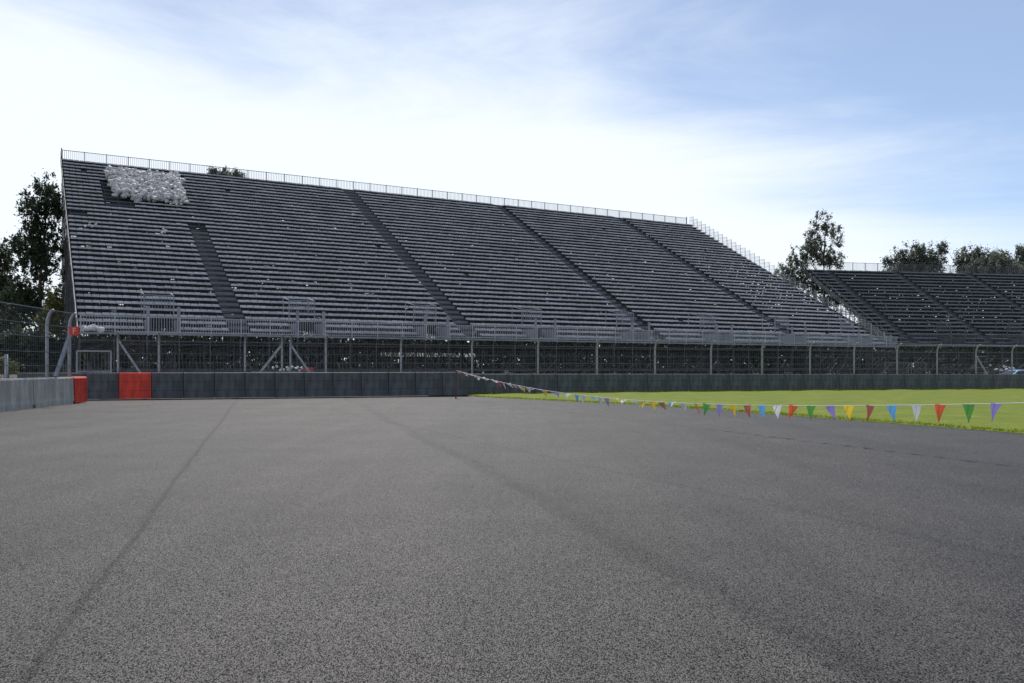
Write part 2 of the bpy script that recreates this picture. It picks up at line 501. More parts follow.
    # end post at the top corners, a touch taller
    for s in (-.02, L+.02):
        mb = MB(); mb.bar((s, top_u+.42, top_z-.1), (s, top_u+.42, top_z+rail_h+.35), .09); mb.build('corner_post', M['scaf'], st)
    # side stringers along the slope
    for s in (-.10, L+.10):
        mb = MB(); mb.bar((s, u0-.2, deck+.05), (s, top_u+.3, top_z+.25), .07, .34); mb.build('stringer', M['scaf'], st)
    # stepped guards at the right end
    sides = [L+.16] if right_guard else []
    for s in sides:
        i = 0
        while i+1 <= rows:
            mb = MB(); z = deck+i*r; u = u0+i*t
            H = 1.3
            mb.bar((s, u, z-.1), (s, u, z+H), .05); 
            mb.bar((s, u, z+H), (s, u+t, z+H), .035); mb.bar((s, u, z+H-.55), (s, u+t, z+H-.55), .03)
            x = u+.17
            while x < u+t-.03:
                mb.bar((s, x, z+.1), (s, x, z+H-.03), .022); x += .2
            mb.build('side_guard', M['galv'], st); i += 1
    # left side hand rail
    mb = MB()
    for k in range(0, rows, 3):
        mb.bar((-.15, u0+k*t+.4, deck+k*r), (-.15, u0+k*t+.4, deck+k*r+1.0), .05)
    mb.bar((-.15, u0, deck+1.0), (-.15, top_u, top_z+1.0), .05)
    mb.build('hand_rail', M['scaf'], st)
    # entrances: recess with side panels and a guard over the opening
    for c in ents:
        mb = MB()
        for sx in (-1, 1):
            s = c+sx*(BAY/2-.04)
            mb.box(s-.11, s+.11, .25, .33, deck+.002, deck+1.9)
            mb.box(s-.03, s+.03, .34, u0+2*t-.05, deck+.002, deck+1.0)
            mb.bar((s, u0+2*t-.1, deck+1.2), (s, u0+2*t-.1, deck+2.9), .07)
            mb.bar((s, u0+4*t-.1, deck+3*r), (s, u0+4*t-.1, deck+3*r+1.75), .05)
            mb.bar((s, u0+2*t-.1, deck+2.85), (s, u0+4*t-.1, deck+3*r+1.7), .04)
        for zz in (1.25, 1.9, 2.4, 2.85):
            mb.bar((c-BAY/2, u0+2*t-.12, deck+zz), (c+BAY/2, u0+2*t-.12, deck+zz), .055)
        x = c-BAY/2+.2
        while x < c+BAY/2-.1:
            mb.bar((x, u0+2*t-.12, deck+1.95), (x, u0+2*t-.12, deck+2.83), .03); x += .2
        mb.build('entrance_guard', M['edge'] if nb > 30 else M['scaf'], st)
    # scaffolding: a transverse frame at every bay line
    us = [.15]
    while us[-1] + BAY < top_u-.5: us.append(us[-1]+BAY)
    us.append(top_u)
    def slope_z(u): return deck-.15 if u < u0 else deck-.25+(u-u0)/t*r
    def frame_mb(seed):
        q = random.Random(seed); mb = MB()
        for u in us: mb.bar((0, u, -.1), (0, u, slope_z(u)), .055)
        zl = 1.2
        while zl < top_z-.5:
            su = [u for u in us if slope_z(u) > zl+.3]
            if len(su) >= 2: mb.bar((.04, su[0], zl), (.04, su[-1], zl), .05)
            zl += 2.0
        for a, b in zip(us[:-1], us[1:]):
            z0 = .15
            while z0+1.9 < slope_z(a):
                if q.random() < .6:
                    if q.random() < .5: mb.bar((-.045, a, z0), (-.045, b, z0+2.0), .045)
                    else: mb.bar((-.045, b, z0), (-.045, a, z0+2.0), .045)
                z0 += 2.0
        mb.bar((0, u0, deck-.3), (0, top_u, top_z-.35), .09, .16)
        return mb
    protos = []
    for k in range(4):
        o = frame_mb(k*11+rows).build('scaffold_frame', M['scaf'], st); protos.append(o); o.location = (k*BAY, 0, 0)
    for k in range(4, nb+1):
        copy_part(protos[(k*7+k//3) % 4], st, (k*BAY, 0, 0))
    # longitudinal ledgers and face bracing, one part per upright line
    for ui, u in enumerate(us):
        mb = MB(); q = random.Random(ui*5+rows)
        zl = 1.25
        while zl < slope_z(u)-.2:
            mb.bar((0, u+.05, zl), (L, u+.05, zl), .048); zl += 2.0
        for k in range(nb):
            z0 = .2
            while z0+2.0 < slope_z(u)+.2:
                if q.random() < .42:
                    if q.random() < .5: mb.bar((k*BAY, u-.05, z0), ((k+1)*BAY, u-.05, z0+1.9), .045)
                    else: mb.bar(((k+1)*BAY, u-.05, z0), (k*BAY, u-.05, z0+1.9), .045)
                z0 += 2.0
        mb.build('scaffold_ledger', M['scaf'], st)
    return st, L

def leaks1(a, b):
    p = .06
    # right end, high up: sky shows through more
    d = (a-.93)+ (1-b)*.0
    if a > .80 and .25 < b: p += .62*min(1, (a-.80)/.12)
    if b < .45: p += .06
    return p
def leaks2(a, b):
    return .07 + (.28 if .12 < b < .75 and .14 < a < .62 else 0)

S1, L1 = make_stand((-28.57, 57.0, 0), math.atan2(.489, .8723), 40, 39, .885, .492, 3.75, 1.0,
    [(10.7, 1.6, 0, 21), (29.9, 1.6, 0, 38), (49.8, 1.5, 0, 38), (69.2, 1.5, 0, 38)],
    [5.2+BAY*5*k for k in range(8)],
    'long dark grandstand with a heap of pale plastic near its top left corner', leaks1, missing=[(3.2, 5.6, 25, 31), (0, 1.6, 22, 22)])
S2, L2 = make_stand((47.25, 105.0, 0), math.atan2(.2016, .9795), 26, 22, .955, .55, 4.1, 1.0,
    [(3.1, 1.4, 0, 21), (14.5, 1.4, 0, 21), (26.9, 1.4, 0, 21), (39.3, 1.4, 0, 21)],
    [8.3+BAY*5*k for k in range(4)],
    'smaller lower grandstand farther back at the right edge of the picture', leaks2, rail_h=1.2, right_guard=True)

def su_world(st, s, u, z):
    return st.matrix_basis @ Vector((s, u, z))
from mathutils import Matrix
def basis(loc, rz): return Matrix.Translation(loc) @ Matrix.Rotation(rz, 4, 'Z')
B1 = basis((-28.57, 57.0, 0), math.atan2(.489, .8723))
def stand_hit(px, py, lift=0.0):
    """ray of the survey picture to the slope of the long stand -> (s,u)"""
    d = Vector(((px-512)/F, 1, (HOR-py)/F)); o = Vector((0, 0, CAMH))
    Bi = B1.inverted(); o2 = Bi @ o; d2 = Bi.to_3x3() @ d
    # z = deck + (u-u0)/t*r + lift
    k = .492/.885
    # o.z + T d.z = 3.75+lift + (o.y+T d.y - 1.0)*k
    T = (3.75+lift+(o2.y-1.0)*k-o2.z)/(d2.z-d2.y*k)
    p = o2+d2*T
    return p.x, p.y

# heap of pale plastic near the top of the long stand
def lump_heap(name, poly_su, n, rmin, rmax, zoff, frame, mat_, zfun, seed, stack=1.2):
    q = random.Random(seed)
    import bmesh
    bm = bmesh.new()
    for _ in range(n):
        a, b = q.random(), q.random()
        p = [(1-a)*(1-b)*poly_su[0][i]+a*(1-b)*poly_su[1][i]+a*b*poly_su[2][i]+(1-a)*b*poly_su[3][i] for i in (0,1)]
        p[0] += q.gauss(0, .15); p[1] += q.gauss(0, .25)
        r = q.uniform(rmin, rmax)
        c = Vector((p[0], p[1], zfun(p[1])+zoff+q.random()*stack))
        m4 = Matrix.Translation(c) @ Matrix.Rotation(q.uniform(0, 6.28), 4, 'Z') @ Matrix.Rotation(q.uniform(-.8,.8), 4, 'X') @ Matrix.Diagonal((r*q.uniform(.6,1.4), r*q.uniform(.6,1.3), r*q.uniform(.5,1.0), 1))
        res = bmesh.ops.create_icosphere(bm, subdivisions=1, radius=1, matrix=m4)
        for v in res['verts']:
            v.co += (v.co-c)*q.uniform(-.35, .35)
    me = bpy.data.meshes.new(name); bm.to_mesh(me); bm.free()
    me.materials.append(mat_)
    o = bpy.data.objects.new(name, me); col.objects.link(o)
    o.matrix_basis = frame
    return o
def slope1(u): return 3.75 + max(0, (u-1.0))/.885*.492
poly = [stand_hit(107, 177), stand_hit(179, 183), stand_hit(185, 208), stand_hit(114, 200)]
print('heap poly', poly)
hp = lump_heap('plastic_heap', poly, 1500, .13, .34, .25, B1, M['bag'], slope1, 3, .75)
tag(hp, 'large heap of crumpled pale plastic bags on the upper left seats', 'plastic heap', kind='stuff')
hp2 = lump_heap('crumpled_sheet', [(.25,.2),(1.3,.2),(1.0,.8),(.25,.8)], 34, .12, .26, .1, B1, M['bag'], lambda u: 3.75, 5, .25)
tag(hp2, 'crumpled white plastic sheet on the front walkway at the left end of the long stand', 'plastic sheet')
for (px, py, w, lb) in ((92, 231, .22, 'small cream rag lying on the seats below the plastic heap at far left'), (165, 237, .18, 'small white scrap on the seats right of the cream rag')):
    s, u = stand_hit(px, py)
    c = lump_heap('loose_rag', [(s-w,u-.1),(s+w,u-.1),(s+w,u+.1),(s-w,u+.1)], 7, .07, .13, .45, B1, M['bag'], slope1, int(px), .1)
    tag(c, lb, 'rag')

# added white strip imitating bright gaps low behind the scaffolding, broken up by the tubes
mb = MB(); q = random.Random(4)
n = 60; s0, s1 = 35.0, 48.0
for i in range(n+1):
    s = s0+(s1-s0)*i/n; w = .12*math.sin(i*.9)+.05*q.random()
    mb.v += [(s, 37.1+w, 2.75+.05*math.sin(i*.35)), (s, 37.12+w*1.3, 3.55+.06*math.sin(i*.5))]
for i in range(n): k = i*2; mb.f.append((k, k+2, k+3, k+1))
tp = mb.build('bright_gap_strip', M['gapstrip']); tp.matrix_basis = B1
sm = tp.modifiers.new('thickness', 'SOLIDIFY'); sm.thickness = .01
tag(tp, 'added white strip for bright gaps seen low through the scaffolding under the long stand', 'bright_gap_strip')

# ------------------------------------------------------------------ plastic barrier blocks
def barrier_mb(L, H, D):
    """one interlocking block, front at y=0, with three recessed bands and rounded edges"""
    mb = MB()
    prof = [(0,.03),(0,.30),(.010,.31),(.010,.325),(0,.335),(0,.64),(.010,.65),(.010,.665),(0,.675),(0,.94),(.03,.98),(.06,1.0),(.94,1.0),(.97,.98),(1,.94),(1,.03)]
    mb.prism([((y*D) if y > .1 else y*1.0, z*H) for y, z in prof], .012, L-.012)
    return mb
def barrier_block(name, L, H, D, m):
    root = empty(name, (0,0,0))
    b = barrier_mb(L, H, D).build('block', m, root)
    mb = MB(); mb.tube([(L-.001, .5*D, H*.05), (L-.001, .5*D, H+.025)], [.035, .035], 8); mb.build('joint_pin', M['strap'], root)
    return root

def lay_wall(p0, d, pitch, n, H, D, group, labels, red=(), z0=0, z1=0, proto=None, protored=None):
    ang = math.atan2(d[1], d[0]); out = []
    for i in range(n):
        src = protored if i in red else proto
        o = src if not src.get('used') else copy_tree(src)
        src['used'] = 1; 
        o.location = (p0[0]+d[0]*pitch*i, p0[1]+d[1]*pitch*i, z0+(z1-z0)*i/n)
        q = random.Random(i+n); o.rotation_euler = (0, 0, ang+R(q.uniform(-.5, .5)))
        tag(o, labels(i), 'barrier', group); out.append(o)
    return out

ORD = ['first','second','third','fourth','fifth','sixth','seventh','eighth','ninth','tenth','eleventh','twelfth','thirteenth','fourteenth','fifteenth','sixteenth','seventeenth','eighteenth','nineteenth','twentieth']
def ordn(i):
    if i < 20: return ORD[i]
    return {2:'twenty-',3:'thirty-',4:'forty-'}[ (i+1)//10 ]+ORD[(i+1)%10-1] if (i+1)%10 else {3:'thirtieth',4:'fortieth'}[(i+1)//10]
dl = Vector((1, .33)).normalized()
PL = 1.335
pg = barrier_block('barrier_block', PL, 1.2, .6, M['tecpro'])
pr_ = barrier_block('barrier_block', PL, 1.2, .6, M['tecred'])
# seam positions: the red block stands second from the left end
start = Vector((-17.15, 38.25)) - dl*(PL*3+.27)
nleft = 15
redi = 3
def labl(i):
    if i == redi: return 'red plastic barrier block set in the row of dark grey ones'
    if i < redi: return f'dark grey barrier block, {ORD[redi-1-i]} to the left of the red one in the row'
    return f'dark grey barrier block, {ORD[i-redi-1]} to the right of the red one'
lay_wall(start, dl, PL, nleft, 1.2, .6, 'dark grey plastic barrier blocks along the track', labl, (redi,), 0, 0, pg, pr_)
dr = Vector((1, .447)).normalized()
PR = 1.425
pg2 = barrier_block('barrier_block', PR, 1.10, .6, M['tecpro'])
def labr(i):
    return f'dark barrier block behind the grass, {ordn(i)} from where the pennant string is tied'
lay_wall(Vector((-2.75, 43.95))-dr*PR, dr, PR, 34, 1.1, .6, 'dark barrier blocks behind the grass', labr, (), 0.0, -.19, pg2, None)

# ------------------------------------------------------------------ concrete barriers on the left
def conc_mb(L, H, D):
    prof = [(0,0),(0,.16),(.04,.22),(.07,.95),(.10,1.0),(D-.10,1.0),(D-.07,.95),(D-.04,.22),(D,.16),(D,0)]
    mb = MB()
    P = [(y, z*H) for y, z in prof]
    # lifting slots at the foot: built as three runs
    a, b = L*.5-.13, L*.5+.13
    mb.prism(P, .012, L-.012)
    return mb
cd = Vector((-.116, 1)).normalized()
cang = math.atan2(cd[1], cd[0])
def conc_block(L, H=1.06):
    root = empty('concrete_barrier', (0,0,0))
    # local x along the run, y to the left (away from the track)
    mb = MB(); D = .5
    def prof(z0): return [(0,z0),(0,.17) if z0 < .17 else (0,z0+.001),(.012,.30),(.03,H-.05),(.06,H),(D-.06,H),(D-.03,H-.05),(D-.012,.30),(D,.17) if z0 < .17 else (D,z0+.001),(D,z0)]
    segs = [(.012, .10, .12), (.10, L-.10, 0), (L-.10, L-.012, .12)]
    for a, b, z in segs: mb.prism(prof(z), a, b)
    o = mb.build('block', M['conc'], root)
    mb = MB()
    for x in (L*.3, L*.7): mb.tube([(x-.09, .25, H-.01), (x-.06, .25, H+.04), (x+.06, .25, H+.04), (x+.09, .25, H-.01)], [.012]*4, 6)
    mb.build('lifting_loop', M['post'], root)
    return root
cproto = conc_block(3.6)
c0 = Vector((-16.5, 27.8)) + cd*(30.3-27.8)/cd.y   # seam at y=30.3
labs = ['weathered grey concrete barrier nearest the red end block', 'grey concrete barrier cut by the left edge of the picture', 'grey concrete barrier just outside the left edge, nearest the camera']
for i in range(3):
    o = cproto if i == 0 else copy_tree(cproto)
    p = c0 - cd*3.62*i
    o.location = (p.x, p.y, 0); o.rotation_euler = (0, 0, cang)
    tag(o, labs[i], 'barrier', 'grey concrete barriers at the left')
pe = c0+cd*3.64
er = barrier_block('barrier_block', 1.35, 1.06, .5, M['tecred'])
er.location = (pe.x, pe.y, 0); er.rotation_euler = (0, 0, cang)
tag(er, 'red end block closing the concrete barriers at the left', 'barrier')

# ------------------------------------------------------------------ debris fences
def curved_post_mb(H, r=.05, over=.45, side=-1):
    mb = MB(); pts = [(0,0,0),(0,0,H*.5),(0,0,H-.62)]
    for k in range(1, 9):
        a = k/8*math.pi*.5
        pts.append((0, side*over*(1-math.cos(a)), H-.62+.62*math.sin(a)))
    mb.tube(pts, [r]*len(pts), 10); return mb
def fence_panel_mb(L, H, z0=.9, over=.45, side=-1):
    mb = MB(); w = .003
    x = .12
    while x < L:
        mb.box(x-w, x+w, -w, w, z0, H-.5)
        mb.bar((x,0,H-.5), (x,side*.2,H-.1), w*2); mb.bar((x,side*.2,H-.1), (x,side*over,H), w*2); x += .16
    z = z0
    while z < H-.4:
        mb.box(0, L, -w-.01, w-.01, z-w, z+w); z += .16
    return mb
def cable_mb(L, H, zs, over=.45, side=-1, r=.013):
    mb = MB()
    for z in zs: mb.bar((0, .0+side*.05, z), (L, side*.05, z), r*2)
    mb.bar((0, side*over, H), (L, side*over, H), r*2)
    return mb
# main fence
fd = Vector((1, .447)).normalized(); fang = math.atan2(fd.y, fd.x)
f0 = Vector((-19.0, 49.5-.447*19.0))
fence = empty('debris_fence', (f0.x, f0.y, 0), fang)
tag(fence, 'long tall wire debris fence with grey posts behind the dark barriers', 'fence')
def fs(px):   # distance along fence line for survey column px
    xn = (px-512)/F
    # X = f0.x+fd.x*s ; Y = f0.y+fd.y*s
    return (xn*f0.y-f0.x)/(fd.x-xn*fd.y)
HF = 3.1
posts = [118, 159, 245, 282, 290.5, 326, 401, 472, 538, 597, 655, 711, 762, 810, 854, 897, 937, 976, 1012, 1048, 1084]
ss = [fs(p) for p in posts]
print('fence spacing', [round(b-a, 2) for a, b in zip(ss, ss[1:])])
pp = curved_post_mb(HF, .055).build('post', M['post'], fence, smooth=True); pp.location = (ss[0], 0, 0)
for s in ss[1:]: copy_part(pp, fence, (s, 0, 0))
for a, b in zip(ss[:-1], ss[1:]):
    fence_panel_mb(b-a, HF).build('mesh_panel', M['wire'], fence).location = (a, 0, 0)
for z in (1.25, 1.65, 2.1, 2.55): 
    mb = MB(); mb.bar((ss[0], -.06, z), (ss[-1], -.06, z), .018); mb.build('cable', M['wire'], fence)
mb = MB(); mb.bar((ss[0], -.45, HF), (ss[-1], -.45, HF), .035); mb.build('top_rail', M['post'], fence)
for (pa, pb, za) in ((118, 144, 2.75), (282, 256, 2.6), (290.5, 313, 2.6), (976, 987, 2.3)):
    mb = MB(); a, b = fs(pa), fs(pb); mb.bar((a, .0, za), (b, 0, .9), .10); mb.build('brace', M['post'], fence)
# gate leaf near the left end
mb = MB(); a, b = fs(77), fs(111)
for z in (.3, 2.2): mb.bar((a, -.2, z), (b, -.2, z), .06)
mb.bar((a, -.2, .3), (a, -.2, 2.2), .06); mb.bar((b, -.2, .3), (b, -.2, 2.2), .06); mb.bar((a, -.2, 1.25), (b, -.2, 1.25), .04)
x = a+.15
while x < b: mb.bar((x, -.2, .3), (x, -.2, 2.2), .008); x += .15
mb.build('gate', M['post'], fence)
# low gate frames at the right
for (pa, pb) in ((915, 942), (942, 960)):
    mb = MB(); a, b = fs(pa)+.3, fs(pb)
    ya = 3.0
    for z in (.1, 1.95): mb.bar((a, ya, z), (b, ya, z), .05)
    mb.bar((a, ya, .1), (a, ya, 1.95), .05); mb.bar((b, ya, .1), (b, ya, 1.95), .05)
    x = a+.2
    while x < b: mb.bar((x, ya, .1), (x, ya, 1.95), .01); x += .2
    g_ = mb.build('site_fence', M['wire']); g_.matrix_basis = basis((f0.x, f0.y, -.15), fang)
    tag(g_, ('left' if pa == 915 else 'right')+' panel of the low site fence behind the tall wire debris fence', 'fence', 'low site fence panels')
# ladder stand beside the post at the right
mb = MB(); a = fs(977)
for k in range(6): mb.bar((a, .1, 1.0+k*.42), (a+1.5-.1*k, .1, 1.0+k*.42), .035)
mb.build('cross_bar', M['post'], fence)

# left fence standing on the concrete barriers
lf = empty('debris_fence', (c0.x-cd.y*.25+0, c0.y, 0), cang)
tag(lf, 'wire debris fence standing on the concrete barriers at the left', 'fence')
HL = 3.55
lp = curved_post_mb(HL, .06, .24, -1).build('post', M['post'], lf, smooth=True)
lxs = [-11.2, -7.4, -3.6, 1.65, 3.75]
lp.location = (lxs[0], .0, 0)
for x in lxs[1:]: copy_part(lp, lf, (x, 0, 0))
for a, b in zip(lxs[:-1], lxs[1:]):
    fence_panel_mb(b-a, HL, 1.1, .24).build('mesh_panel', M['wire'], lf).location = (a, 0, 0)
for z in (1.5, 2.0, 2.55, 3.0):
    mb = MB(); mb.bar((lxs[0], -.1, z), (lxs[-1], -.1, z), .024); mb.build('cable', M['wire'], lf)
mb = MB(); mb.bar((lxs[0], -.24, HL), (lxs[-1], -.24, HL), .025); mb.build('top_rail', M['post'], lf)
mb = MB(); mb.bar((2.1, -.12, 1.08), (3.72, -.12, 3.0), .12); mb.build('brace', M['post'], lf)
# red marker sign on the end post
sg = empty('marker_sign', (0,0,0))
mb = MB(); mb.box(-.17, .17, -.02, .0, -.17, .17); mb.build('sign_board', M['sred'], sg, bevel=.006)
cu = bpy.data.curves.new('letter', 'FONT'); cu.body = 'F'; cu.size = .30; cu.align_x = 'CENTER'; cu.align_y = 'CENTER'; cu.extrude = .003
to = bpy.data.objects.new('tmp', cu); col.objects.link(to)
dg = bpy.context.evaluated_depsgraph_get(); dg.update()
lm = bpy.data.meshes.new_from_object(to.evaluated_get(dg)); bpy.data.objects.remove(to)
lm.materials.clear(); lm.materials.append(M['sign_y'])
lo = bpy.data.objects.new('letter', lm); col.objects.link(lo); lo.parent = sg
lo.rotation_euler = (R(90), 0, 0); lo.location = (0, -.027, 0)
yy = 33.0; sg.location = ((74.2-512)/F*yy, yy, CAMH+(HOR-331)/F*yy); sg.rotation_euler = (0, 0, R(24))
tag(sg, 'small red square sign with a pale letter on the end post of the left fence', 'sign')
# short post and rail behind the left barrier
o_ = empty('short_post', (-22.0, 37.5, 0))
mb = MB(); mb.tube([(0,0,0),(0,0,2.0)], [.07,.07], 8); mb.build('post', M['post'], o_, smooth=True)
mb = MB(); mb.bar((.05,0,1.9), (-2.2,.6,1.5), .05); mb.build('rail', M['post'], o_)
tag(o_, 'short grey post with a rail behind the left concrete barrier', 'post')

# ------------------------------------------------------------------ pennant string
zs = np.array([9.0, 13, 16.6, 20.6, 25.6, 30, 33.8, 36.5, 39.4])
hs = np.array([1.18, .90, .70, .58, .555, .66, .87, 1.06, 1.29])
cf = np.polyfit(zs, hs, 4)
def sp(y): return Vector((7.3-.373*(y-13), y, float(np.polyval(cf, y))))
bt = empty('pennant_string', sp(39.4)); tag(bt, 'string of coloured triangular pennants sagging across the grass edge', 'bunting')
org = sp(39.4)
mb = MB(); ys = np.linspace(9, 39.4, 90)
mb.tube([sp(y)-org for y in ys], [.008]*90, 6); mb.build('cord', M['white'], bt)
# white tape folded over the cord
seq_right = ['yellow','purple','green','red','white','blue','maroon','yellow','purple','green','red','white','blue','maroon','yellow','purple','green','white','red']
pal = ['yellow','white','blue','maroon','white','green','red','white','yellow','purple','white','blue']
q = random.Random(12)
y = 12.99 - .485*1
i = 0
first = True
shared = {}
def pennant_mesh(seed):
    q = random.Random(seed); n = 6; V = []; Fc = []
    W, H = .195, .29
    sw = q.uniform(-.03, .03); tw = q.uniform(-.5, .5)
    for r_ in range(n+1):
        f = r_/n; hw = W/2*(1-f)
        off = .02*math.sin(f*3+seed)+ .05*f*math.sin(seed*1.7)
        for sgn in (-1, 0, 1):
            V.append((sgn*hw*math.cos(tw*f)+sw*f, off+sgn*hw*math.sin(tw*f)+(.012 if sgn == 0 else 0), -H*f))
    for r_ in range(n):
        for c in range(2):
            a = r_*3+c; Fc.append((a, a+1, a+4, a+3))
    return V, Fc
ln = 0
cur = 39.0
seqpos = []
y = 9.4
start_y = 12.98
k = 0
ylist = []
yv = start_y
while yv < 39.2: ylist.append(yv); yv += .487
yv = start_y-.487
pre = []
while yv > 9.1: pre.append(yv); yv -= .487
right = ['purple','green','red','white','blue','maroon','yellow','purple','green','red','white','blue','maroon','yellow','purple','green','red','white','blue','maroon']
for j, yv in enumerate(ylist):
    c = right[j] if j < len(right) else q.choice(['yellow','white','white','blue','white','white','maroon','purple'])
    V, Fc = pennant_mesh(j*3+1)
    far = (yv-20)/20
    mb = MB(); mb.v = V; mb.f = Fc
    o = mb.build('pennant', PEN[c], bt)
    o.location = sp(yv)-org
    ang = math.atan2(-1, .373)
    # mostly facing across the string; many twisted by the wind farther away
    tw = q.uniform(-.25, .25) if j < 16 else q.uniform(-.9, .9)
    o.rotation_euler = (q.uniform(-.15, .15) if j < 16 else q.uniform(-1.35, -.4), q.uniform(-.3, .3), R(10)+tw if j < 16 else R(20)+tw)
    o.rotation_euler[2] += 0
    mb2 = MB(); mb2.box(-.12, .12, -.008, .008, -.012, .012)
    o['label'] = f'{c} pennant'
for j, yv in enumerate(pre):
    V, Fc = pennant_mesh(j*5+2); mb = MB(); mb.v = V; mb.f = Fc
    c = ['yellow','maroon','blue','white','red','green','purple','yellow'][j % 8]
    o = mb.build('pennant', PEN[c], bt); o.location = sp(yv)-org; o.rotation_euler = (0, 0, R(15)+q.uniform(-.2,.2)); o['label'] = f'{c} pennant'
# stakes
e1 = sp(39.5)
st_ = MB(); st_.tube([(0,0,-.05),(.02,0,.7),(.03,0,1.38)], [.035,.032,.03], 8)
a = st_.build('wooden_stake', M['stake']); a.location = (e1.x, e1.y+.1, 0)
tag(a, 'dark wooden stake before the barriers holding the far end of the pennant string', 'stake')
e2 = sp(9.0)
st_ = MB(); st_.tube([(0,0,-.05),(.0,0,.7),(.01,0,1.28)], [.03,.03,.03], 8)
a = st_.build('wooden_stake', M['stake']); a.location = (e2.x, e2.y-.03, 0)
tag(a, 'wooden stake at the near end of the pennant string, out at the right', 'stake')

# ------------------------------------------------------------------ trees
def leaf_quads(C, rad, per, size, q):
    n = len(C)*per
    c = np.repeat(C, per, axis=0); rr = np.repeat(rad, per)
    d = q.normal(0, 1, (n,3)); d /= np.linalg.norm(d, axis=1)[:,None]
    p = c + d*(rr*np.clip(np.abs(q.normal(0,.58,n)),0,1.25))[:,None]*np.array([.85,.85,1.15])
    a = q.normal(0, 1, (n,3)); a /= np.linalg.norm(a, axis=1)[:,None]
    b = np.cross(a, q.normal(0,1,(n,3))); b /= np.linalg.norm(b, axis=1)[:,None]
    s = size*q.uniform(.5, 1.3, n)[:,None]
    V = np.empty((n,4,3)); V[:,0] = p-a*s; V[:,1] = p+b*s*.45; V[:,2] = p+a*s; V[:,3] = p-b*s*.45
    return V.reshape(-1,3), np.arange(n*4).reshape(-1,4)

def tree(px, Y, lobes, label, group, name='tree', m='leaf', per=34, size=.22, dens=1.0, seed=0, clump=.62, trunk_r=.3, ground=0.0):
    """lobes: (px, py, half-width px, half-height px) at distance Y"""
    q = np.random.default_rng(seed+100)
    X0 = (px-512)/F*Y
    root = empty(name, (X0, Y, ground)); tag(root, label, 'tree', group)
    k = Y/F; C = []; limbs = []
    for (lx, ly, w, h) in lobes:
        cx = (lx-px)*k; cz = CAMH+(HOR-ly)*k-ground; rw = w*k; rh = h*k; cy = q.uniform(-.3,.3)*rw
        vol = rw*rw*rh*4.2
        n = max(26, int(vol/(clump**3)/.55*dens))
        n = min(n, 2200)
        d = q.normal(0, 1, (n,3)); d /= np.linalg.norm(d, axis=1)[:,None]
        rr = q.random(n)**.5*(1+q.normal(0,.16,n))
        P = d*rr[:,None]*np.array([rw, rw, rh])+np.array([cx, cy, cz])
        C.append(P); limbs.append((cx, cy, cz, rw, rh, P))
    C = np.concatenate(C); rad = q.uniform(.45, 1.3, len(C))*clump*1.0
    V, Fc = leaf_quads(C, rad, int(per*1.25), size*.74, q)
    np_mesh('crown', V, Fc, M[m], root)
    mb = MB(); top = max(l[2]+l[4]*.5 for l in limbs); tx = [l for l in limbs if l[2]+l[4]*.5 == top][0]
    npt = 9; pts = []; rd = []
    for i in range(npt):
        f = i/(npt-1)
        pts.append((tx[0]*f**1.5+.15*math.sin(f*7+seed), tx[1]*f*f+.12*math.cos(f*5+seed), -0.3+f*(top+.3))); rd.append(trunk_r*(.85*(1-f)**1.2+.06))
    mb.tube(pts, rd, 8)
    for (cx, cy, cz, rw, rh, P) in limbs:
        # limb from trunk up to the lobe
        zb = max(1.5, cz-rh*1.1-1.0); f = min(1, zb/top)
        base = Vector((tx[0]*f**1.5, tx[1]*f*f, zb)); end = Vector((cx, cy, cz+rh*.3))
        mid = base.lerp(end, .5)+Vector((0,0,-.3))
        mb.tube([base, mid, end], [trunk_r*.30, trunk_r*.18, trunk_r*.05], 6, cap=False)
        for j in q.integers(0, len(P), 9):
            s_ = mid.lerp(end, q.random()); e = Vector(P[j])
            mb.tube([s_, s_.lerp(e, .5)+Vector((0,0,-.15)), e], [trunk_r*.10, trunk_r*.06, trunk_r*.02], 5, cap=False)
    mb.build('trunk', M['bark'], root, smooth=True)
    return root

G = 'trees around the stands'
tree(40, 80, [(45,190,13,18),(52,205,9,22),(38,215,16,24),(28,250,20,26),(48,255,14,30),(22,300,24,26),(48,310,16,24),(8,330,22,20),(58,215,4,30)],
     'tall dark tree close to the left end of the long stand', G, m='leaf', seed=1, dens=.42, per=30, size=.2, trunk_r=.34, clump=.55)
tree(68, 99, [(67,250,6,14),(70,275,9,18),(66,300,12,22),(76,318,14,20)],
     'dark tree seen through the scaffolding at the left end of the long stand', G, m='leaf', seed=12, dens=.8, per=26, size=.22)
tree(6, 86, [(6,255,10,20),(-4,270,16,26),(-14,300,26,34),(4,310,16,26),(-30,280,20,40)],
     'dark tree cut by the left edge of the picture', G, m='leaf', seed=2, dens=.5, per=30, size=.2)
tree(54, 64, [(54,308,9,15),(46,322,10,14),(58,330,8,16)], 'low olive yellow tree between the left fence and the stand', G, m='leafy', seed=3, dens=.8, size=.14, clump=.4, trunk_r=.12)
tree(24, 62, [(20,345,20,16),(40,352,20,14),(2,350,16,14),(58,350,12,14)], 'dark low bush tree behind the left concrete barriers', G, m='leaf', seed=4, dens=1.1, size=.16, clump=.45, trunk_r=.15)
tree(4, 50, [(2,364,8,6),(10,368,8,5)], 'bright olive shrub just behind the concrete barrier at far left', G, m='leafy', seed=14, dens=.9, size=.1, clump=.3, trunk_r=.05, name='shrub')
tree(226, 118, [(226,176,12,8),(213,174,6,5),(238,176,7,6),(226,190,18,12)], 'tree top showing over the railing right of the plastic heap', G, m='leafhaze', seed=5, dens=.55)
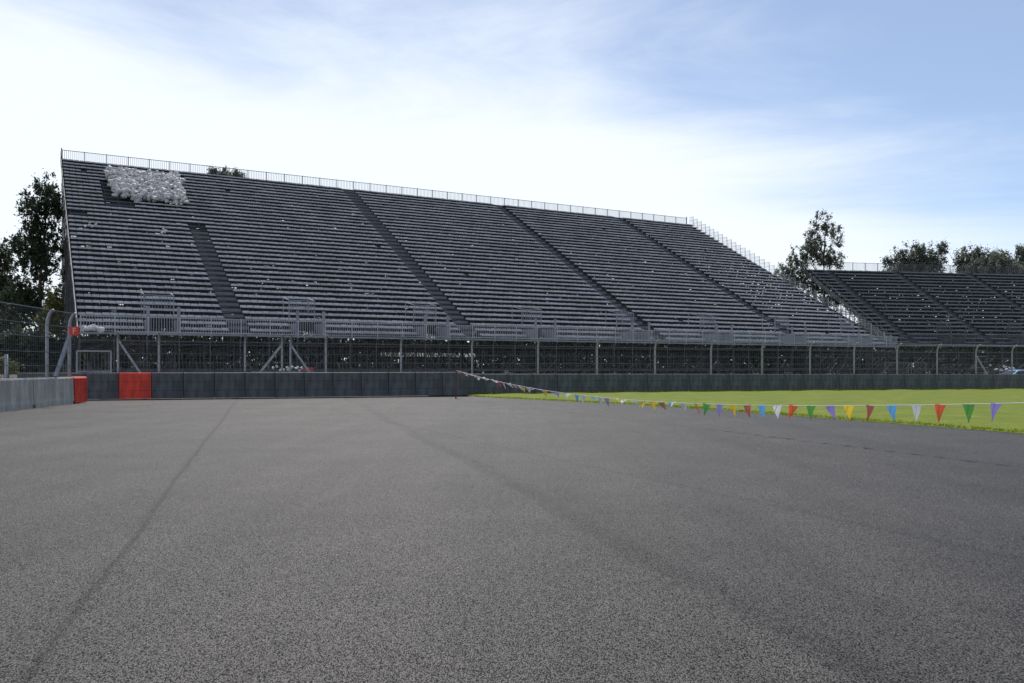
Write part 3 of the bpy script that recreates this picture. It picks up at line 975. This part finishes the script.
tree(824, 128, [(776+10,275,12,9),(812,248,14,12),(799,276,14,9),(824,228,11,17),(837,236,8,15),(812,234,6,15),(822,256,15,12),(806,258,9,13),(796,262,10,14),(787,270,9,10),(833,262,13,8),(808,285,14,11),(824,290,14,16),(793,283,12,9),(834,300,12,12),(820,318,16,14),(866,328,15,11)],
     'tallest tree standing in the gap between the two stands', G, m='leafhaze', seed=6, dens=.25, per=28, size=.22, clump=.62)
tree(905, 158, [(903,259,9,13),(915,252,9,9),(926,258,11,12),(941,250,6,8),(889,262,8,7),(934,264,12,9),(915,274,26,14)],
     'bushy tree behind the right stand, nearer the gap', G, m='leafhaze', seed=7, dens=.62, size=.26, clump=.8)
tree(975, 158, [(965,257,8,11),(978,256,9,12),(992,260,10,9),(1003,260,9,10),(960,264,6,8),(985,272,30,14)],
     'wide tree behind the right stand near its right part', G, m='leafhaze', seed=8, dens=.66, size=.26, clump=.8)
tree(1026, 158, [(1022,252,8,10),(1034,256,12,14),(1020,264,10,10),(1030,274,16,12)], 'tree cut by the right edge of the picture', G, m='leafhaze', seed=9, dens=.66, size=.26, clump=.8)

# far-off wood closing the view behind the stands
q = np.random.default_rng(77)
n = 11000
x = q.uniform(-190, 240, n); yb = 188+q.uniform(-6, 6, n)+.05*x
hh = (8.5+.9*np.sin(x*.07)+.8*np.sin(x*.23+1))
z = q.random(n)*hh
C = np.c_[x, yb, z]; rad = q.uniform(.8, 1.7, n)
V, Fc = leaf_quads(C, rad, 24, .5, q)
tag(np_mesh('distant_wood', V, Fc, M['leaf']), 'low dark band of distant trees behind the stands', 'wood', kind='stuff')

# ------------------------------------------------------------------ car and odds and ends behind the fence
def make_car(loc, rz):
    root = empty('parked_car', loc, rz)
    W = .85
    prof = [(-2.05,.32),(-2.1,.55),(-2.05,.78),(-1.95,.88),(-.95,.95),(-.35,1.36),(.1,1.45),(1.0,1.43),(1.5,1.32),(1.95,.98),(2.05,.86),(2.08,.5),(2.02,.32)]
    # loft with tumblehome
    secs = [(-1,.80),(-.86,1.0),(.86,1.0),(1,.80)]
    V = []; Fc = []
    n = len(prof)
    for sx, kf in secs:
        for (x, z) in prof:
            tz = max(0, (z-.95)/.5)
            yy = sx*W*(1-.16*tz)
            xx = x*(1 if abs(sx) < .9 else .97); zz = z if abs(sx) < .9 else .32+(z-.32)*(.97)
            V.append((xx, yy, zz))
    for s in range(3):
        for i in range(n):
            j = (i+1) % n; a = s*n
            Fc.append((a+i, a+j, a+n+j, a+n+i))
    Fc.append(tuple(range(n))); Fc.append(tuple(range(3*n, 4*n))[::-1])
    mb = MB(); mb.v = V; mb.f = Fc; mb.build('body', M['carp'], root)
    mb = MB(); k = .012
    mb.v = [(-.93,-.66,.975),(-.93,.66,.975),(-.37,.60,1.37),(-.37,-.60,1.37)]; mb.v = [(a-.02, b, c+.012) for a, b, c in mb.v]; mb.f = [(0,1,2,3)]
    w = mb.build('windscreen', M['glass'], root)
    for sg_ in (-1, 1):
        mb = MB(); y0 = sg_*(W+.006); y1 = sg_*(W*.86+.012)
        mb.v = [(-.75,y0*.995,1.0),(.35,y0*.995,1.0),(.35,y1,1.36),(-.28,y1,1.34)]; mb.f = [(0,1,2,3)]; mb.build('side_window', M['glass'], root)
        mb = MB(); mb.v = [(.43,y0*.995,1.0),(1.5,y0*.995,1.0),(1.35,y1,1.30),(.43,y1,1.36)]; mb.f = [(0,1,2,3)]; mb.build('side_window', M['glass'], root)
        mb = MB(); mb.box(-2.13, -2.06, sg_*.62-.14, sg_*.62+.14, .62, .76); mb.build('headlight', M['lamp'], root, bevel=.02)
        mb = MB(); mb.box(-.72, -.60, sg_*.93-.08, sg_*.93+.08, .98, 1.1); mb.build('mirror', M['carp'], root, bevel=.02)
        for x in (-1.3, 1.3):
            mb = MB(); mb.tube([(x, sg_*.66, .31), (x, sg_*.86, .31)], [.31,.31], 24); wh = mb.build('wheel', M['rubber'], root, bevel=0)
            mb = MB(); mb.tube([(x, sg_*.84, .31), (x, sg_*.875, .31)], [.19,.19], 20); mb.build('rim', M['rim'], wh)
    return root
cy = 72.0
car = make_car(((1015-512)/F*cy, cy, -.22), R(8))
tag(car, 'pale blue parked car behind the fence at the right edge', 'car')
h3 = lump_heap('sack_pile', [(.2,.2),(2.5,.2),(2.5,.8),(.2,.8)], 9, .10, .18, .0, basis(((997-512)/F*76, 76, 0), .2), M['bag'], lambda u: 1.15, 9, .55)
mb = MB()
mb.box(0,2.9,0,1,1.0,1.08)
for x in (.05, 2.8):
    for y in (.05, .9): mb.box(x, x+.06, y, y+.06, -.2, .998)
tb = mb.build('trestle_table', M['plank']); tb.matrix_basis = basis(((997-512)/F*76, 76, 0), .2)
tag(tb, 'tall trestle table behind the pale blue car carrying pale sacks', 'table')
tag(h3, 'pale crumpled sacks piled behind the pale blue car', 'sacks', kind='stuff')
# under the long stand, by the fence gate posts: white sacks and a red crate
yy = 51.0
def odd(px): return (px-512)/F*yy
h4 = lump_heap('sack_pile', [(1.2,.1),(2.8,.1),(2.8,.6),(1.2,.6)], 16, .08, .15, .0, basis((odd(255), yy, 0), .3), M['bag'], lambda u: 1.22, 19, .3)
mb = MB(); mb.box(0,3.6,0,.7,1.1,1.17)
for x in (.05, 1.8, 3.4):
    for y in (.05, .6): mb.box(x, x+.06, y, y+.06, -.02, 1.098)
tb = mb.build('work_bench', M['plank']); tb.matrix_basis = basis((odd(252), yy, 0), .3)
tag(tb, 'work bench behind the fence under the front of the long stand', 'bench')
tag(h4, 'white sacks lying on the bench behind the fence gate posts', 'sacks', kind='stuff')
mb = MB()
mb.box(-.3,.3,-.2,.2,0,.02)
for a in ((-.3,.3,-.2,-.18),(-.3,.3,.18,.2),(-.3,-.28,-.178,.178),(.28,.3,-.178,.178)): mb.box(*a, .021, .26)
cr_ = mb.build('crate', M['redbox']); cr_.location = (odd(287), yy+.75, 1.17); cr_.rotation_euler = (0,0,.3)
cr_.location = (B1 @ Vector((0,0,0)))*0 + Vector((odd(252), yy, 0)) + Matrix.Rotation(.3, 3, 'Z') @ Vector((3.25, .35, 1.172))
tag(cr_, 'red open crate at the right end of the bench behind the fence', 'crate')

# ------------------------------------------------------------------ sky, sun, camera
SUN_EL, SUN_AZ = R(47), R(-9)      # azimuth from +Y towards +X
w = bpy.data.worlds.new('World'); sc.world = w; w.use_nodes = True
nt = w.node_tree; n = nt.nodes; l = nt.links
bg = n['Background']
sky = n.new('ShaderNodeTexSky'); sky.sky_type = 'NISHITA'; sky.sun_disc = False
sky.sun_elevation = SUN_EL; sky.sun_rotation = SUN_AZ
sky.altitude = 2200; sky.air_density = 1.0; sky.dust_density = .8; sky.ozone_density = 2.5
tc = n.new('ShaderNodeTexCoord')
# thin cirrus
def wnoise(scale, detail, rough, loc, sx=1, sy=1, sz=1, rot=(0,0,0), dist=0):
    mp = n.new('ShaderNodeMapping'); mp.inputs['Scale'].default_value = (sx, sy, sz); mp.inputs['Location'].default_value = loc; mp.inputs['Rotation'].default_value = rot
    l.new(tc.outputs['Generated'], mp.inputs['Vector'])
    k = n.new('ShaderNodeTexNoise'); k.inputs['Scale'].default_value = scale; k.inputs['Detail'].default_value = detail; k.inputs['Roughness'].default_value = rough
    k.inputs['Distortion'].default_value = dist
    l.new(mp.outputs['Vector'], k.inputs['Vector']); return k.outputs['Fac']
def wm(op, a, b_=None, c=None, clamp=False):
    k = n.new('ShaderNodeMath'); k.operation = op; k.use_clamp = clamp
    for i, v in enumerate((a, b_, c)):
        if v is None: continue
        if isinstance(v, (int, float)): k.inputs[i].default_value = v
        else: l.new(v, k.inputs[i])
    return k.outputs[0]
sx = n.new('ShaderNodeSeparateXYZ'); l.new(tc.outputs['Generated'], sx.inputs[0])
streak = wnoise(1.6, 9, .62, (3.1,.4,1.7), 1, 1, 4.5, (0, R(12), 0), .6)
broad = wnoise(1.5, 3, .5, (.3,2.2,.1), 1, 1, 2.2)
# cloud cover: heavy to the left and low, clear to the upper right
gx = wm('MINIMUM', wm('MULTIPLY_ADD', sx.outputs[0], -2.1, .62), .50)
gz = wm('MULTIPLY_ADD', sx.outputs[2], -3.6, 1.28)
base = wm('ADD', wm('ADD', gx, gz), wm('MULTIPLY_ADD', broad, .7, -.35))
cov = wm('ADD', base, wm('MULTIPLY_ADD', streak, 1.5, -.75))
covr = n.new('ShaderNodeMapRange'); covr.interpolation_type = 'SMOOTHSTEP'
covr.inputs[1].default_value = -.05; covr.inputs[2].default_value = .95; covr.inputs[3].default_value = .22; covr.inputs[4].default_value = .93
l.new(cov, covr.inputs[0])
mx = n.new('ShaderNodeMix'); mx.data_type = 'RGBA'
l.new(covr.outputs[0], mx.inputs['Factor'])
hs_ = n.new('ShaderNodeHueSaturation'); hs_.inputs['Saturation'].default_value = 1.08; l.new(sky.outputs['Color'], hs_.inputs['Color'])
l.new(hs_.outputs['Color'], mx.inputs['A'])
mx.inputs['B'].default_value = (8.1, 8.6, 9.2, 1)
l.new(mx.outputs['Result'], bg.inputs['Color'])
bg.inputs['Strength'].default_value = .124

sd = bpy.data.lights.new('sun', 'SUN'); sd.energy = 3.6; sd.angle = R(2.0); sd.color = (1, .95, .88)
so = bpy.data.objects.new('sun', sd); col.objects.link(so)
d = Vector((math.sin(SUN_AZ)*math.cos(SUN_EL), math.cos(SUN_AZ)*math.cos(SUN_EL), math.sin(SUN_EL)))
so.rotation_euler = d.to_track_quat('Z', 'Y').to_euler(); so.location = (0, 0, 60)

cam = bpy.data.cameras.new('camera'); co = bpy.data.objects.new('camera', cam); col.objects.link(co)
co.location = (0, 0, CAMH); co.rotation_euler = (R(90), 0, 0)
cam.sensor_width = 36; cam.lens = 36*F/1024; cam.shift_y = (HOR-341.5)/1024
cam.clip_start = .05; cam.clip_end = 6000
sc.camera = co
sc.view_settings.view_transform = 'Standard'; sc.view_settings.look = 'None'
sc.view_settings.exposure = 0; sc.view_settings.gamma = 1
